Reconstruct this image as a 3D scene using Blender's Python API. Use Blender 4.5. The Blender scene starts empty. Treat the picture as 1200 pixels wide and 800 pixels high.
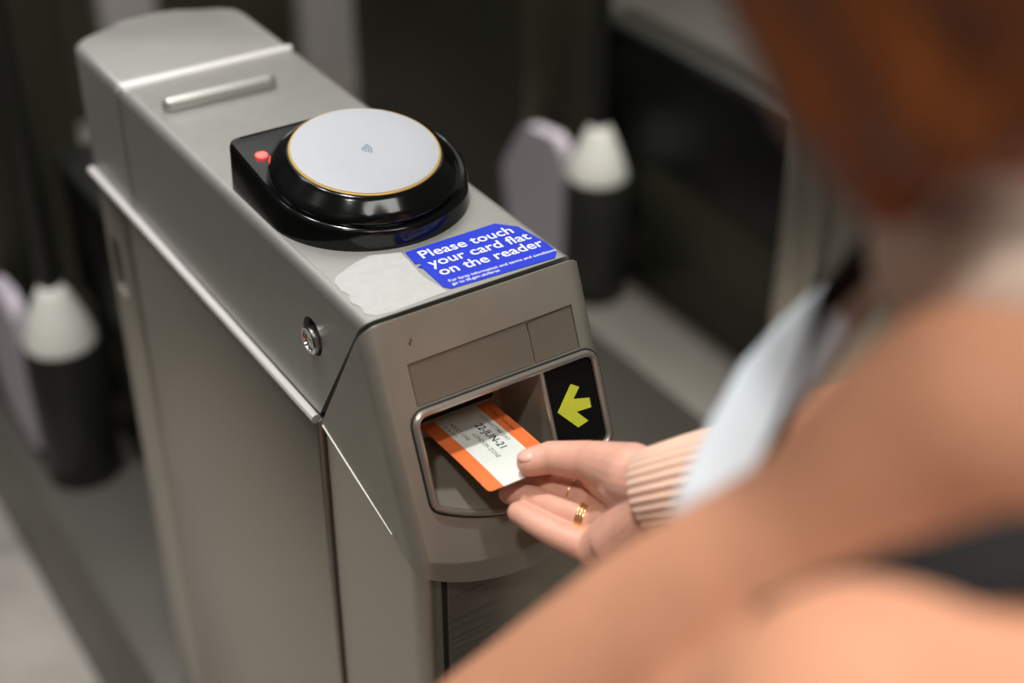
import bpy, bmesh, math, random
from mathutils import Vector, Matrix, Quaternion
random.seed(7)
C = bpy.context.scene.collection
PI = math.pi
S = 0.79            # gate drawing unit -> metres
Z0 = 0.26           # height of the plinth top above the floor


# ------------------------------------------------------------------ materials
def lin(c):
    def f(v):
        v /= 255.0
        return v / 12.92 if v <= 0.04045 else ((v + 0.055) / 1.055) ** 2.4
    return (f(c[0]), f(c[1]), f(c[2]), 1.0)


def mat(name, rgb, rough=0.5, metal=0.0, var=0.0, vscale=20.0, bump=0.0, bscale=200.0,
        stretch=None, coat=0.0, emit=None, estr=0.0, sheen=0.0, sss=0.0, rvar=0.0, spec=None):
    m = bpy.data.materials.new(name)
    m.use_nodes = True
    nt = m.node_tree
    b = nt.nodes['Principled BSDF']
    b.inputs['Base Color'].default_value = lin(rgb)
    b.inputs['Roughness'].default_value = rough
    b.inputs['Metallic'].default_value = metal
    if coat:
        b.inputs['Coat Weight'].default_value = coat
        b.inputs['Coat Roughness'].default_value = 0.08
    if spec is not None:
        b.inputs['Specular IOR Level'].default_value = spec
    if sheen:
        b.inputs['Sheen Weight'].default_value = sheen
        b.inputs['Sheen Roughness'].default_value = 0.5
        b.inputs['Sheen Tint'].default_value = lin(rgb)
    if sss:
        b.inputs['Subsurface Weight'].default_value = sss
        b.inputs['Subsurface Radius'].default_value = (0.006, 0.002, 0.001)
        b.inputs['Subsurface Scale'].default_value = 1.0
    if emit:
        b.inputs['Emission Color'].default_value = lin(emit)
        b.inputs['Emission Strength'].default_value = estr
    if var or bump or rvar:
        tc = nt.nodes.new('ShaderNodeTexCoord')
        mp = nt.nodes.new('ShaderNodeMapping')
        nt.links.new(tc.outputs['Object'], mp.inputs['Vector'])
        if stretch:
            mp.inputs['Scale'].default_value = stretch
    if var or rvar:
        n = nt.nodes.new('ShaderNodeTexNoise')
        n.inputs['Scale'].default_value = vscale
        n.inputs['Detail'].default_value = 6
        nt.links.new(mp.outputs['Vector'], n.inputs['Vector'])
        if var:
            r = nt.nodes.new('ShaderNodeMapRange')
            r.inputs['From Min'].default_value = 0.3
            r.inputs['From Max'].default_value = 0.7
            r.inputs['To Min'].default_value = 1 - var
            r.inputs['To Max'].default_value = 1 + var
            nt.links.new(n.outputs['Fac'], r.inputs['Value'])
            mx = nt.nodes.new('ShaderNodeMix')
            mx.data_type = 'RGBA'
            mx.blend_type = 'MULTIPLY'
            mx.inputs[0].default_value = 1.0
            mx.inputs[6].default_value = lin(rgb)
            nt.links.new(r.outputs['Result'], mx.inputs[7])
            nt.links.new(mx.outputs[2], b.inputs['Base Color'])
        if rvar:
            r2 = nt.nodes.new('ShaderNodeMapRange')
            r2.inputs['From Min'].default_value = 0.3
            r2.inputs['From Max'].default_value = 0.7
            r2.inputs['To Min'].default_value = rough - rvar
            r2.inputs['To Max'].default_value = rough + rvar
            nt.links.new(n.outputs['Fac'], r2.inputs['Value'])
            nt.links.new(r2.outputs['Result'], b.inputs['Roughness'])
    if bump:
        n2 = nt.nodes.new('ShaderNodeTexNoise')
        n2.inputs['Scale'].default_value = bscale
        n2.inputs['Detail'].default_value = 4
        nt.links.new(mp.outputs['Vector'], n2.inputs['Vector'])
        bp = nt.nodes.new('ShaderNodeBump')
        bp.inputs['Strength'].default_value = bump
        bp.inputs['Distance'].default_value = 0.002
        nt.links.new(n2.outputs['Fac'], bp.inputs['Height'])
        nt.links.new(bp.outputs['Normal'], b.inputs['Normal'])
    return m


M = {}
M['top'] = mat('satin_silver_paint', (176, 176, 170), 0.45, 0.8, var=0.03, vscale=60, bump=0.02, bscale=900)
M['steel'] = mat('brushed_steel', (178, 172, 160), 0.33, 0.9, var=0.06, vscale=9, rvar=0.05, bump=0.015, bscale=60, stretch=(1, 6, 60))
M['fascia'] = mat('cast_grey_metal', (164, 161, 150), 0.45, 0.6, var=0.05, vscale=30, bump=0.03, bscale=1500)
M['inset'] = mat('inset_grey', (138, 132, 120), 0.5, 0.6, var=0.05, vscale=40)
M['core'] = mat('shadow_gap_black', (14, 13, 12), 0.7)
M['frame'] = mat('polished_frame', (176, 170, 162), 0.3, 0.75)
M['bright'] = mat('bright_trim_metal', (222, 220, 216), 0.4, 0.35)
M['recess'] = mat('recess_steel', (150, 144, 130), 0.3, 0.45, var=0.05, vscale=30)
M['blackgloss'] = mat('gloss_black_plastic', (10, 11, 12), 0.14, 0.0, coat=0.25, spec=0.4)
M['blackpanel'] = mat('black_panel', (9, 9, 9), 0.5, spec=0.25)
M['arrow'] = mat('lime_arrow', (205, 212, 62), 0.5, var=0.06, vscale=120)
M['pad'] = mat('pale_pad', (178, 181, 185), 0.5, var=0.015, vscale=150)
M['gold'] = mat('gold_edge', (196, 158, 82), 0.4, 0.3)
M['symbol'] = mat('symbol_blue_grey', (110, 132, 150), 0.5)
M['red'] = mat('red_indicator', (255, 60, 50), 0.3, emit=(255, 60, 55), estr=5.0)
M['blue'] = mat('sticker_blue', (16, 48, 196), 0.6, var=0.05, vscale=150)
M['white'] = mat('sticker_white', (232, 234, 236), 0.5)
M['residue'] = mat('paper_residue', (186, 187, 184), 0.7, var=0.05, vscale=120, bump=0.1, bscale=300)
M['chrome'] = mat('chrome', (210, 210, 210), 0.12, 1.0)
M['hole'] = mat('dark_hole', (6, 6, 6), 0.8)
M['darksteel'] = mat('dark_olive_steel', (62, 62, 50), 0.45, 0.6, var=0.1, vscale=6)
M['postdark'] = mat('dark_post', (38, 38, 34), 0.4, 0.3)
M['cone'] = mat('white_cone', (214, 214, 204), 0.5)
M['flap'] = mat('lavender_flap', (178, 170, 178), 0.55)
M['plinth'] = mat('plinth_steel', (100, 97, 90), 0.45, 0.5, var=0.06, vscale=8)
M['orange'] = mat('ticket_orange', (240, 122, 62), 0.55, var=0.03, vscale=300)
M['ticket'] = mat('ticket_cream', (226, 230, 224), 0.55, var=0.03, vscale=500)
M['ink'] = mat('ticket_ink', (40, 40, 38), 0.6)
M['inkfaint'] = mat('ticket_faint_ink', (120, 122, 112), 0.6)
M['inkorange'] = mat('ticket_orange_ink', (120, 40, 14), 0.6)
M['skin'] = mat('skin', (232, 176, 154), 0.5, var=0.08, vscale=70, bump=0.12, bscale=500, sss=0.25)
M['nail'] = mat('nail', (230, 178, 158), 0.35)
M['ringgold'] = mat('ring_gold', (250, 222, 165), 0.22, 1.0)
M['knit'] = mat('peach_knit', (202, 142, 110), 0.85, var=0.06, vscale=40, bump=0.4, bscale=400, sheen=0.3)
M['cuff'] = mat('pale_peach_knit', (247, 208, 186), 0.85, var=0.04, vscale=60, bump=0.2, bscale=600, sheen=0.2)
M['hair'] = mat('auburn_hair', (126, 68, 32), 0.45, var=0.25, vscale=12, bump=0.4, bscale=60, stretch=(8, 8, 1))
M['scarf'] = mat('white_scarf', (206, 215, 222), 0.8, bump=0.2, bscale=300)
M['blackfab'] = mat('black_webbing', (14, 13, 13), 0.8, bump=0.2, bscale=600)
M['blacktop'] = mat('black_cotton', (16, 15, 15), 0.85)
M['denim'] = mat('dark_denim', (38, 44, 60), 0.85, var=0.1, vscale=60)
M['shoe'] = mat('white_shoe', (205, 203, 198), 0.6)
M['eye'] = mat('eye_white', (235, 232, 226), 0.3)
M['iris'] = mat('iris_brown', (60, 40, 26), 0.3)
M['lip'] = mat('lip', (190, 112, 104), 0.5)


def floor_mat():
    m = bpy.data.materials.new('stone_floor_tiles')
    m.use_nodes = True
    nt = m.node_tree
    b = nt.nodes['Principled BSDF']
    b.inputs['Roughness'].default_value = 0.55
    tc = nt.nodes.new('ShaderNodeTexCoord')
    br = nt.nodes.new('ShaderNodeTexBrick')
    br.offset = 0.0
    br.inputs['Scale'].default_value = 1.0
    br.inputs['Brick Width'].default_value = 0.6
    br.inputs['Row Height'].default_value = 0.6
    br.inputs['Mortar Size'].default_value = 0.004
    br.inputs['Color1'].default_value = lin((172, 167, 158))
    br.inputs['Color2'].default_value = lin((166, 161, 152))
    br.inputs['Mortar'].default_value = lin((120, 116, 108))
    nz = nt.nodes.new('ShaderNodeTexNoise')
    nz.inputs['Scale'].default_value = 7.0
    nz.inputs['Detail'].default_value = 8
    mr = nt.nodes.new('ShaderNodeMapRange')
    mr.inputs['From Min'].default_value = 0.3
    mr.inputs['From Max'].default_value = 0.7
    mr.inputs['To Min'].default_value = 0.78
    mr.inputs['To Max'].default_value = 1.1
    mx = nt.nodes.new('ShaderNodeMix')
    mx.data_type = 'RGBA'
    mx.blend_type = 'MULTIPLY'
    mx.inputs[0].default_value = 1.0
    L = nt.links.new
    L(tc.outputs['Object'], br.inputs['Vector'])
    L(tc.outputs['Object'], nz.inputs['Vector'])
    L(nz.outputs['Fac'], mr.inputs['Value'])
    L(br.outputs['Color'], mx.inputs[6])
    L(mr.outputs['Result'], mx.inputs[7])
    L(mx.outputs[2], b.inputs['Base Color'])
    return m


# ------------------------------------------------------------------ mesh helpers
def G(x, y, z):
    """gate drawing coordinates -> metres, relative to the gate's base on the floor"""
    return Vector((x * S, y * S, z * S + Z0))


def obj(name, bm, m, parent=None, label=None, smooth=35):
    me = bpy.data.meshes.new(name)
    bmesh.ops.recalc_face_normals(bm, faces=bm.faces[:])
    bm.to_mesh(me)
    bm.free()
    if smooth:
        for p in me.polygons:
            p.use_smooth = True
        me.set_sharp_from_angle(angle=math.radians(smooth))
    me.materials.append(M[m] if isinstance(m, str) else m)
    o = bpy.data.objects.new(name, me)
    C.objects.link(o)
    if parent:
        o.parent = parent
    if label:
        o['label'] = label
    return o


def thing(name, label, cat, loc=(0, 0, 0), group=None):
    o = bpy.data.objects.new(name, None)
    o.empty_display_size = 0.1
    C.objects.link(o)
    o.location = loc
    o['label'] = label
    o['category'] = cat
    if group:
        o['group'] = group
    return o


def loft(bm, loops, caps=True, closed=True):
    vs = [[bm.verts.new(p) for p in lp] for lp in loops]
    n = len(vs[0])
    for a, b in zip(vs[:-1], vs[1:]):
        for i in range(n if closed else n - 1):
            j = (i + 1) % n
            bm.faces.new((a[i], a[j], b[j], b[i]))
    if caps:
        bm.faces.new(list(reversed(vs[0])))
        bm.faces.new(vs[-1])
    return vs


def box(bm, x0, x1, y0, y1, z0, z1, bev=0.0, seg=2, T=G):
    t = bmesh.new()
    lo = [T(x0, y0, z0), T(x1, y0, z0), T(x1, y1, z0), T(x0, y1, z0)]
    hi = [T(x0, y0, z1), T(x1, y0, z1), T(x1, y1, z1), T(x0, y1, z1)]
    loft(t, [lo, hi])
    if bev:
        bmesh.ops.bevel(t, geom=t.edges[:], offset=bev, segments=seg, affect='EDGES', profile=0.5)
    merge(bm, t)


def merge(bm, t):
    me = bpy.data.meshes.new('tmp')
    t.to_mesh(me)
    t.free()
    bm.from_mesh(me)
    bpy.data.meshes.remove(me)


def bevel_where(bm, test, off, seg=4):
    es = [e for e in bm.edges if test(e.verts[0].co, e.verts[1].co)]
    if es:
        bmesh.ops.bevel(bm, geom=es, offset=off, segments=seg, affect='EDGES', profile=0.5, clamp_overlap=True)


def lathe(bm, prof, n=64, T=None, cap0=True, cap1=True):
    """prof = [(r, h)...] around local z; T maps a Vector to the final place"""
    T = T or (lambda v: v)
    loops = []
    for r, h in prof:
        loops.append([T(Vector((r * math.cos(2 * PI * i / n), r * math.sin(2 * PI * i / n), h))) for i in range(n)])
    vs = [[bm.verts.new(p) for p in lp] for lp in loops]
    for a, b in zip(vs[:-1], vs[1:]):
        for i in range(n):
            j = (i + 1) % n
            bm.faces.new((a[i], a[j], b[j], b[i]))
    if cap0:
        bm.faces.new(list(reversed(vs[0])))
    if cap1:
        bm.faces.new(vs[-1])


def tube(bm, pts, r, closed=False, n=10, rr=None, up=None):
    """round (or elliptical with rr=(a,b) and an up vector) tube along points"""
    pts = [Vector(p) for p in pts]
    N = len(pts)
    loops = []
    ref = Vector(up) if up is not None else Vector((0.123, 0.31, 0.94)).normalized()
    for i, p in enumerate(pts):
        a = pts[(i - 1) % N] if (closed or i > 0) else p
        b = pts[(i + 1) % N] if (closed or i < N - 1) else p
        d = (b - a).normalized()
        u = d.cross(ref)
        if u.length < 1e-4:
            u = d.cross(Vector((1, 0, 0)))
        u.normalize()
        w = u.cross(d)
        ra, rb = rr if rr else (r, r)
        if not rr and isinstance(r, (list, tuple)):
            ra = rb = r[i]
        loops.append([p + u * (ra * math.cos(2 * PI * k / n)) + w * (rb * math.sin(2 * PI * k / n)) for k in range(n)])
    if closed:
        loops.append(loops[0])
        vs = [[bm.verts.new(q) for q in lp] for lp in loops[:-1]]
        for i in range(N):
            a, b = vs[i], vs[(i + 1) % N]
            for k in range(n):
                j = (k + 1) % n
                bm.faces.new((a[k], a[j], b[j], b[k]))
    else:
        loft(bm, loops)


def boolean_cut(o, cutters):
    for c in cutters:
        md = o.modifiers.new('cut', 'BOOLEAN')
        md.operation = 'DIFFERENCE'
        md.solver = 'EXACT'
        md.object = c
    dg = bpy.context.evaluated_depsgraph_get()
    dg.update()
    me = bpy.data.meshes.new_from_object(o.evaluated_get(dg))
    old = o.data
    o.modifiers.clear()
    o.data = me
    bpy.data.meshes.remove(old)
    for p in me.polygons:
        p.use_smooth = True
    me.set_sharp_from_angle(angle=math.radians(35))
    for c in cutters:
        d = c.data
        bpy.data.objects.remove(c)
        bpy.data.meshes.remove(d)


def text_mesh(body, size, T, bold=0.0, align='LEFT', depth=0.00012, spacing=1.0):
    cu = bpy.data.curves.new('txt', 'FONT')
    cu.body = body
    cu.size = size
    cu.align_x = align
    cu.offset = bold
    cu.extrude = depth
    cu.space_character = spacing
    cu.resolution_u = 3
    t = bpy.data.objects.new('txt', cu)
    C.objects.link(t)
    dg = bpy.context.evaluated_depsgraph_get()
    dg.update()
    me = bpy.data.meshes.new_from_object(t.evaluated_get(dg))
    bm = bmesh.new()
    bm.from_mesh(me)
    for v in bm.verts:
        v.co = T(v.co)
    bpy.data.objects.remove(t)
    bpy.data.curves.remove(cu)
    bpy.data.meshes.remove(me)
    return bm


def remesh(bm, voxel, smooth=4, fac=0.5):
    """fuse overlapping closed shells into one continuous surface"""
    me = bpy.data.meshes.new('rm')
    bmesh.ops.recalc_face_normals(bm, faces=bm.faces[:])
    bm.to_mesh(me)
    bm.free()
    o = bpy.data.objects.new('rm', me)
    C.objects.link(o)
    md = o.modifiers.new('r', 'REMESH')
    md.mode = 'VOXEL'
    md.voxel_size = voxel
    md.use_smooth_shade = True
    if smooth:
        sm = o.modifiers.new('s', 'SMOOTH')
        sm.factor = fac
        sm.iterations = smooth
    dg = bpy.context.evaluated_depsgraph_get()
    dg.update()
    out = bpy.data.meshes.new_from_object(o.evaluated_get(dg))
    bpy.data.objects.remove(o)
    bpy.data.meshes.remove(me)
    r = bmesh.new()
    r.from_mesh(out)
    bpy.data.meshes.remove(out)
    return r


def capsule(bm, p0, r0, p1, r1, n=20):
    p0, p1 = Vector(p0), Vector(p1)
    d = p1 - p0
    L = d.length
    if L < 1e-6:
        d = Vector((0, 0, 1))
    q = Vector((0, 0, 1)).rotation_difference(d.normalized())
    prof = []
    for i in range(7):
        a = -PI / 2 + PI / 2 * i / 6
        prof.append((max(r0 * math.cos(a), 1e-5), r0 * math.sin(a)))
    for i in range(7):
        a = PI / 2 * i / 6
        prof.append((max(r1 * math.cos(a), 1e-5), L + r1 * math.sin(a)))
    lathe(bm, prof, n, lambda v: p0 + q @ v)


def chain(bm, pts):
    """pts = [(x, y, z, r)...]"""
    for a, b in zip(pts[:-1], pts[1:]):
        capsule(bm, a[:3], a[3], b[:3], b[3])


def ball(bm, c, r, q=None):
    """ellipsoid; r = (rx, ry, rz)"""
    c = Vector(c)
    n = 24
    prof = [(max(math.cos(-PI / 2 + PI * i / 14), 1e-5), math.sin(-PI / 2 + PI * i / 14)) for i in range(15)]
    q = q or Quaternion()
    lathe(bm, prof, n, lambda v: c + q @ Vector((v.x * r[0], v.y * r[1], v.z * r[2])))


# ------------------------------------------------------------------ setting
bm = bmesh.new()
box(bm, -1.15, 7, -4, 7.5, -0.12, 0.0, T=lambda x, y, z: Vector((x, y, z)))
fl = obj('floor', bm, floor_mat(), smooth=0)
fl['kind'] = 'structure'
bm = bmesh.new()
box(bm, -1.15, 7, 2.6, 2.75, 0.0, 2.3, T=lambda x, y, z: Vector((x, y, z)))
wb = obj('wall_back', bm, mat('dark_olive_brick', (60, 56, 42), 0.55, var=0.12, vscale=3, stretch=(1, 1, 6)), smooth=0)
wb['kind'] = 'structure'
M['pilaster'] = mat('pale_pilaster', (205, 200, 198), 0.5)
for k, (xa, xb) in enumerate(((1.145, 1.33), (0.645, 0.776))):
    bm = bmesh.new()
    box(bm, xa, xb, 2.55, 2.62, 0.0, 2.3, 0.004, 2, T=lambda x, y, z: Vector((x, y, z)))
    o = obj('trim_%d' % (k + 1), bm, 'pilaster')
    o['kind'] = 'structure'
bm = bmesh.new()  # unseen dark wall, added to darken reflections in the gate side
box(bm, -1.15, -1.0, -4, 7.5, 0.0, 3.2, T=lambda x, y, z: Vector((x, y, z)))
wl = obj('wall_left', bm, mat('dark_olive_wall_tiles', (58, 56, 46), 0.4, var=0.08, vscale=3), smooth=0)
wl['kind'] = 'structure'

# ------------------------------------------------------------------ ticket gate
GW = 0.2            # width of the pedestal in drawing units
DIR = Vector((0, -0.081, -0.196)).normalized()      # down the sloping fascia
NRM = Vector((0, DIR.z, -DIR.y))
if NRM.y > 0:
    NRM = -NRM


def F(x, s, n=0.0):
    """fascia coordinates (across, down the slope, out of it) -> metres"""
    p = Vector((x, 0, 1.0)) + DIR * s + NRM * n
    return G(p.x, p.y, p.z)


def rounded_poly(pts, rads, seg=6):
    out = []
    n = len(pts)
    for i in range(n):
        p = Vector(pts[i]); a = Vector(pts[i - 1]); b = Vector(pts[(i + 1) % n])
        r = rads[i]
        if r <= 0:
            out.append(p)
            continue
        u = (a - p).normalized(); v = (b - p).normalized()
        ang = u.angle(v)
        t = r / math.tan(ang / 2)
        s0 = p + u * t; s1 = p + v * t
        c = p + (u + v).normalized() * (r / math.sin(ang / 2))
        a0 = s0 - c; a1 = s1 - c
        tot = a0.angle_signed(a1) if len(a0) == 2 else 0
        for k in range(seg + 1):
            th = -tot * k / seg
            out.append(c + Vector((a0.x * math.cos(th) - a0.y * math.sin(th), a0.x * math.sin(th) + a0.y * math.cos(th))))
    return out


def smile(x, x0, x1, amt):
    m = (x0 + x1) / 2
    return amt * (1 - ((x - m) / ((x1 - x0) / 2)) ** 2)


def frame_outline(x0, x1, s0, s1, bow, rad, nb=14, top_bow=0.0):
    """opening with a straight top and a bottom that bows downwards; (x, s) points"""
    pts = [(x0, s0), (x1, s0), (x1, s1)]
    rads = [rad, rad, rad]
    low = []
    for i in range(1, nb):
        x = x1 + (x0 - x1) * i / nb
        low.append((x, s1 + smile(x, x0, x1, bow)))
    pts += low + [(x0, s1)]
    rads += [0] * len(low) + [rad]
    return rounded_poly(pts, rads, 5)


def make_gate(detail=True):
    g = thing('ticket_gate', '', 'ticket gate')
    # dark core behind the panel gaps
    bm = bmesh.new()
    box(bm, 0.006, GW - 0.006, 0.05, 0.64, 0.003, 0.985)
    obj('inner_core', bm, 'core', g, smooth=0)
    # --- top casing, front edge cut on a slant
    bm = bmesh.new()
    prof = [(0.0035, 1.0), (0.526, 1.0), (0.526, 0.858), (0.095, 0.858)]
    loft(bm, [[G(x, y, z) for y, z in prof] for x in (0.0, GW)])
    bevel_where(bm, lambda a, b: abs(a.z - b.z) < 1e-5 and a.z > G(0, 0, 0.99).z and abs(a.x - b.x) < 1e-5, 0.011 * S, 6)
    bevel_where(bm, lambda a, b: abs(a.x - b.x) > 0.12 * S and abs(a.y - b.y) < 1e-5 and a.z > G(0, 0, .99).z, 0.0025 * S, 3)
    top = obj('top_casing', bm, 'top', g)
    # lock barrel sits in a drilled hole
    bm = bmesh.new()
    lc = G(0, 0.096, 0.938)
    lathe(bm, [(0.0175 * S, -0.03), (0.0175 * S, 0.012)], 40, lambda v: lc + Vector((-v.z, v.y, -v.x)) * 1.0)
    cut = obj('cut', bm, 'hole')
    boolean_cut(top, [cut])
    # --- rear cap with a bowed end
    bm = bmesh.new()
    outl = [(0.0, 0.5335), (GW, 0.5335)]
    k = 10
    for i in range(k + 1):
        a = PI * i / k
        outl.append((GW / 2 + GW / 2 * math.cos(a), 0.655 + 0.046 * math.sin(a) ** 0.9 if 0 < i < k else 0.655))
    loft(bm, [[G(x, y, z) for x, y in outl] for z in (0.858, 1.0)])
    zt = G(0, 0, .99).z
    bevel_where(bm, lambda a, b: a.z > zt and b.z > zt, 0.010 * S, 5)
    obj('rear_cap', bm, 'top', g)
    # pale strip painting the highlight on the bevelled joint of casing and cap
    bm = bmesh.new()
    tube(bm, [G(0.004, 0.529, 0.9985), G(GW - 0.004, 0.5297, 0.9985)], 0.0046 * S)
    obj('joint_strip', bm, 'bright', g, 'bright metal strip across the joint of the top')
    # --- lower side panels (stand 3 mm proud, a pale tube paints the highlight on their top edge)
    for x0, x1, nm in ((-0.004, 0.012, 'side_panel'), (GW - 0.012, GW + 0.004, 'side_panel')):
        bm = bmesh.new()
        box(bm, x0, x1, 0.093, 0.551, 0.002, 0.853, 0.0024, 3)
        obj(nm, bm, 'steel', g)
        bm = bmesh.new()
        box(bm, x0, x1, 0.557, 0.645, 0.002, 0.853, 0.0024, 3)
        rp = obj('rear_side_panel', bm, 'steel', g)
        if x0 < 0:
            bm = bmesh.new()
            box(bm, x0 - 0.01, x1 - 0.006, 0.598, 0.628, 0.716, 0.785, 0.002, 2)
            c2 = obj('cut', bm, 'hole')
            boolean_cut(rp, [c2])
            bm = bmesh.new()
            box(bm, x0 - 0.002, x0 + 0.008, 0.596, 0.63, 0.710, 0.717, 0.001, 2)
            obj('handle_sill', bm, 'frame', g)
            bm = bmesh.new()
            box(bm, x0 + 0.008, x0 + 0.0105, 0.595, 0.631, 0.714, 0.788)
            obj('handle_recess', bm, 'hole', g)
        bm = bmesh.new()
        xx = x0 + 0.002 if x0 < 0 else x1 - 0.002
        xx += -0.0025 if x0 < 0 else 0.0025
        tube(bm, [G(xx, 0.094, 0.8545), G(xx, 0.655, 0.8545)], 0.0044 * S)
        obj('trim_rail', bm, 'bright', g, 'bright trim line above the side panels')
    # rounded rear end below the cap
    bm = bmesh.new()
    outl2 = [(0.0, 0.648), (GW, 0.648)] + [(GW / 2 + GW / 2 * math.cos(PI * i / 10), 0.655 + 0.046 * math.sin(PI * i / 10)) for i in range(11)]
    loft(bm, [[G(x, y, z) for x, y in outl2] for z in (0.002, 0.852)])
    obj('rear_end_panel', bm, 'steel', g)
    # --- sloping fascia
    N = 18
    x0, x1 = -0.003, 0.207
    bm = bmesh.new()
    loops = []
    for i in range(N + 1):
        x = x0 if i == 0 else x1 if i == N else x0 + 0.027 + (x1 - x0 - 0.054) * (i - 1) / (N - 2)
        bow = smile(x, x0, x1, 1.0)
        pb = Vector((x, 0, 1.0)) + DIR * (0.2195 + 0.032 * bow)
        pa = Vector((x, 0, 1.0)) + DIR * (0.199 + 0.026 * bow)
        loops.append([G(x, -0.0005, 0.9985), G(x, pa.y, pa.z), G(x, pa.y + 0.001, pb.z), G(x, -0.02, 0.822 - 0.04 * bow), G(x, 0.0865, 0.8545 - 0.002 * bow)])
    loft(bm, loops)
    e = 1e-4
    bevel_where(bm, lambda a, b: abs(a.x - b.x) < e and ((a.y < -0.06 * S and b.y < -0.06 * S) or (max(a.z, b.z) > G(0, 0, .99).z and min(a.y, b.y) < -0.06 * S)) and (a.x < G(x0 + .001, 0, 0).x or a.x > G(x1 - .001, 0, 0).x), 0.016 * S, 6)
    zc = G(0, 0, 0.99).z
    bevel_where(bm, lambda a, b: a.z > zc and b.z > zc, 0.016 * S, 6)
    bevel_where(bm, lambda a, b: a.y < -0.06 * S and b.y < -0.06 * S and a.z < G(0, 0, .83).z and b.z < G(0, 0, .83).z and abs(a.x - b.x) > 0.004 * S and abs(a.z - b.z) < 0.012 * S, 0.004 * S, 3)
    fas = obj('fascia', bm, 'fascia', g)
    # cutters: ticket mouth and the shallow panel above it
    mouth = frame_outline(0.026, 0.1425, 0.0845, 0.163, 0.0, 0.008)
    allo = frame_outline(0.022, 0.198, 0.081, 0.164, 0.027, 0.011)

    def low_s(x):
        return 0.160 + smile(x, 0.022, 0.198, 0.027)

    def mouth_outline(d=0.0):
        pts = [(0.0262 - d, 0.0850 - d), (0.1425 + d, 0.0850 - d)]
        low = [(0.1425 + d + (0.0262 - 0.1425 - 2 * d) * i / 12) for i in range(13)]
        pts += [(x, low_s(x) + d) for x in low]
        rads = [0.007, 0.003, 0.003] + [0] * 11 + [0.010]
        return rounded_poly(pts, rads, 5)

    def mouth_back(p):
        """front point (x, s) -> point on the back wall of the mouth"""
        q = Vector((p[0], 0, 1.0)) + DIR * p[1]
        t = (q.z - 0.824) / (0.922 - 0.824)
        return Vector((0.085 + (q.x - 0.085) * 0.88, 0.024 - 0.012 * (1 - t), 0.853 + t * (0.905 - 0.853)))

    def mouth_loft(d, out, back):
        bm = bmesh.new()
        o1 = mouth_outline(d)
        front = [F(p[0], p[1], out) for p in o1]
        mid = [F(p[0], p[1], 0) for p in o1]
        bk = []
        for p in o1:
            q = mouth_back(p)
            bk.append(G(q.x, q.y + back, q.z))
        return bm, front, mid, bk
    bm, fr, md, bk = mouth_loft(0.0006, 0.02, 0.003)
    loft(bm, [fr, md, bk])
    cut1 = obj('cut', bm, 'hole', smooth=0)
    bm = bmesh.new()
    pan = [(0.029, 0.0405), (0.1865, 0.0385), (0.1865, 0.0768), (0.029, 0.0768)]
    loft(bm, [[F(x, s, n) for x, s in pan] for n in (0.02, -0.0035)])
    cut2 = obj('cut', bm, 'hole', smooth=0)
    bm = bmesh.new()
    sgn = [(0.1455, 0.0845), (0.1955, 0.0845)] + [(0.1955 + (0.1455 - 0.1955) * i / 8, low_s(0.1955 + (0.1455 - 0.1955) * i / 8)) for i in range(9)]
    loft(bm, [[F(x, s, n) for x, s in sgn] for n in (0.02, -0.005)])
    cut3 = obj('cut', bm, 'hole', smooth=0)
    boolean_cut(fas, [cut1, cut2, cut3])
    # liner of the ticket mouth
    bm, fr, md, bk = mouth_loft(0.0, 0.0, 0.0)
    vs = loft(bm, [md, bk], caps=False)
    bm.faces.new(vs[-1])
    obj('ticket_recess', bm, 'recess', g)
    # slit in the back wall
    bm = bmesh.new()
    box(bm, 0.05, 0.125, 0.012, 0.03, 0.8775, 0.8830, T=G)
    obj('ticket_slot', bm, 'hole', g)
    # inset panels
    for a, b in ((0.0302, 0.1405), (0.1425, 0.1855)):
        bm = bmesh.new()
        q = [(a, 0.0416), (b, 0.0398 if b > .15 else 0.0402), (b, 0.0762), (a, 0.0762)]
        loft(bm, [[F(x, s, n) for x, s in q] for n in (-0.0034, -0.0012)])
        obj('inset_panel', bm, 'inset', g)
    # gasket and frame around mouth and sign
    bm = bmesh.new()
    gsk = frame_outline(0.0200, 0.2000, 0.0791, 0.1625, 0.0283, 0.013)
    tube(bm, [F(p[0], p[1], 0.0002) for p in gsk], 0.0013 * S, closed=True, up=NRM)
    obj('gasket', bm, 'core', g)
    bm = bmesh.new()
    tube(bm, [F(p[0], p[1], 0.0014) for p in frame_outline(0.0232, 0.1968, 0.0823, 0.1605, 0.0275, 0.010)], 0.0031 * S, closed=True, up=NRM)
    tube(bm, [F(0.144, 0.083, 0.0006), F(0.144, low_s(0.144), 0.0006)], 0.0024 * S)
    obj('slot_frame', bm, 'frame', g, 'thin bright metal frame with rounded corners')
    # arrow sign
    bm = bmesh.new()
    sg2 = [(0.1462, 0.0852), (0.1948, 0.0852)] + [(0.1948 + (0.1462 - 0.1948) * i / 8, low_s(0.1948 + (0.1462 - 0.1948) * i / 8) - 0.0008) for i in range(9)]
    loft(bm, [[F(x, s, n) for x, s in sg2] for n in (-0.005, -0.0008)])
    sp = obj('arrow_panel', bm, 'blackpanel', g, 'black panel beside the ticket slot')
    bm = bmesh.new()
    arr = [(.1525, .1235), (.1705, .104), (.178, .109), (.170, .1172), (.1855, .1212), (.1855, .1298), (.1705, .1288), (.180, .1402), (.169, .1425)]
    loft(bm, [[F(x, s, n) for x, s in arr] for n in (-0.0012, -0.0004)])
    obj('arrow', bm, 'arrow', sp, 'yellow-green arrow pointing left', smooth=0)
    bm = bmesh.new()  # thin pale tube along the fascia's lower side edge
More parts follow.
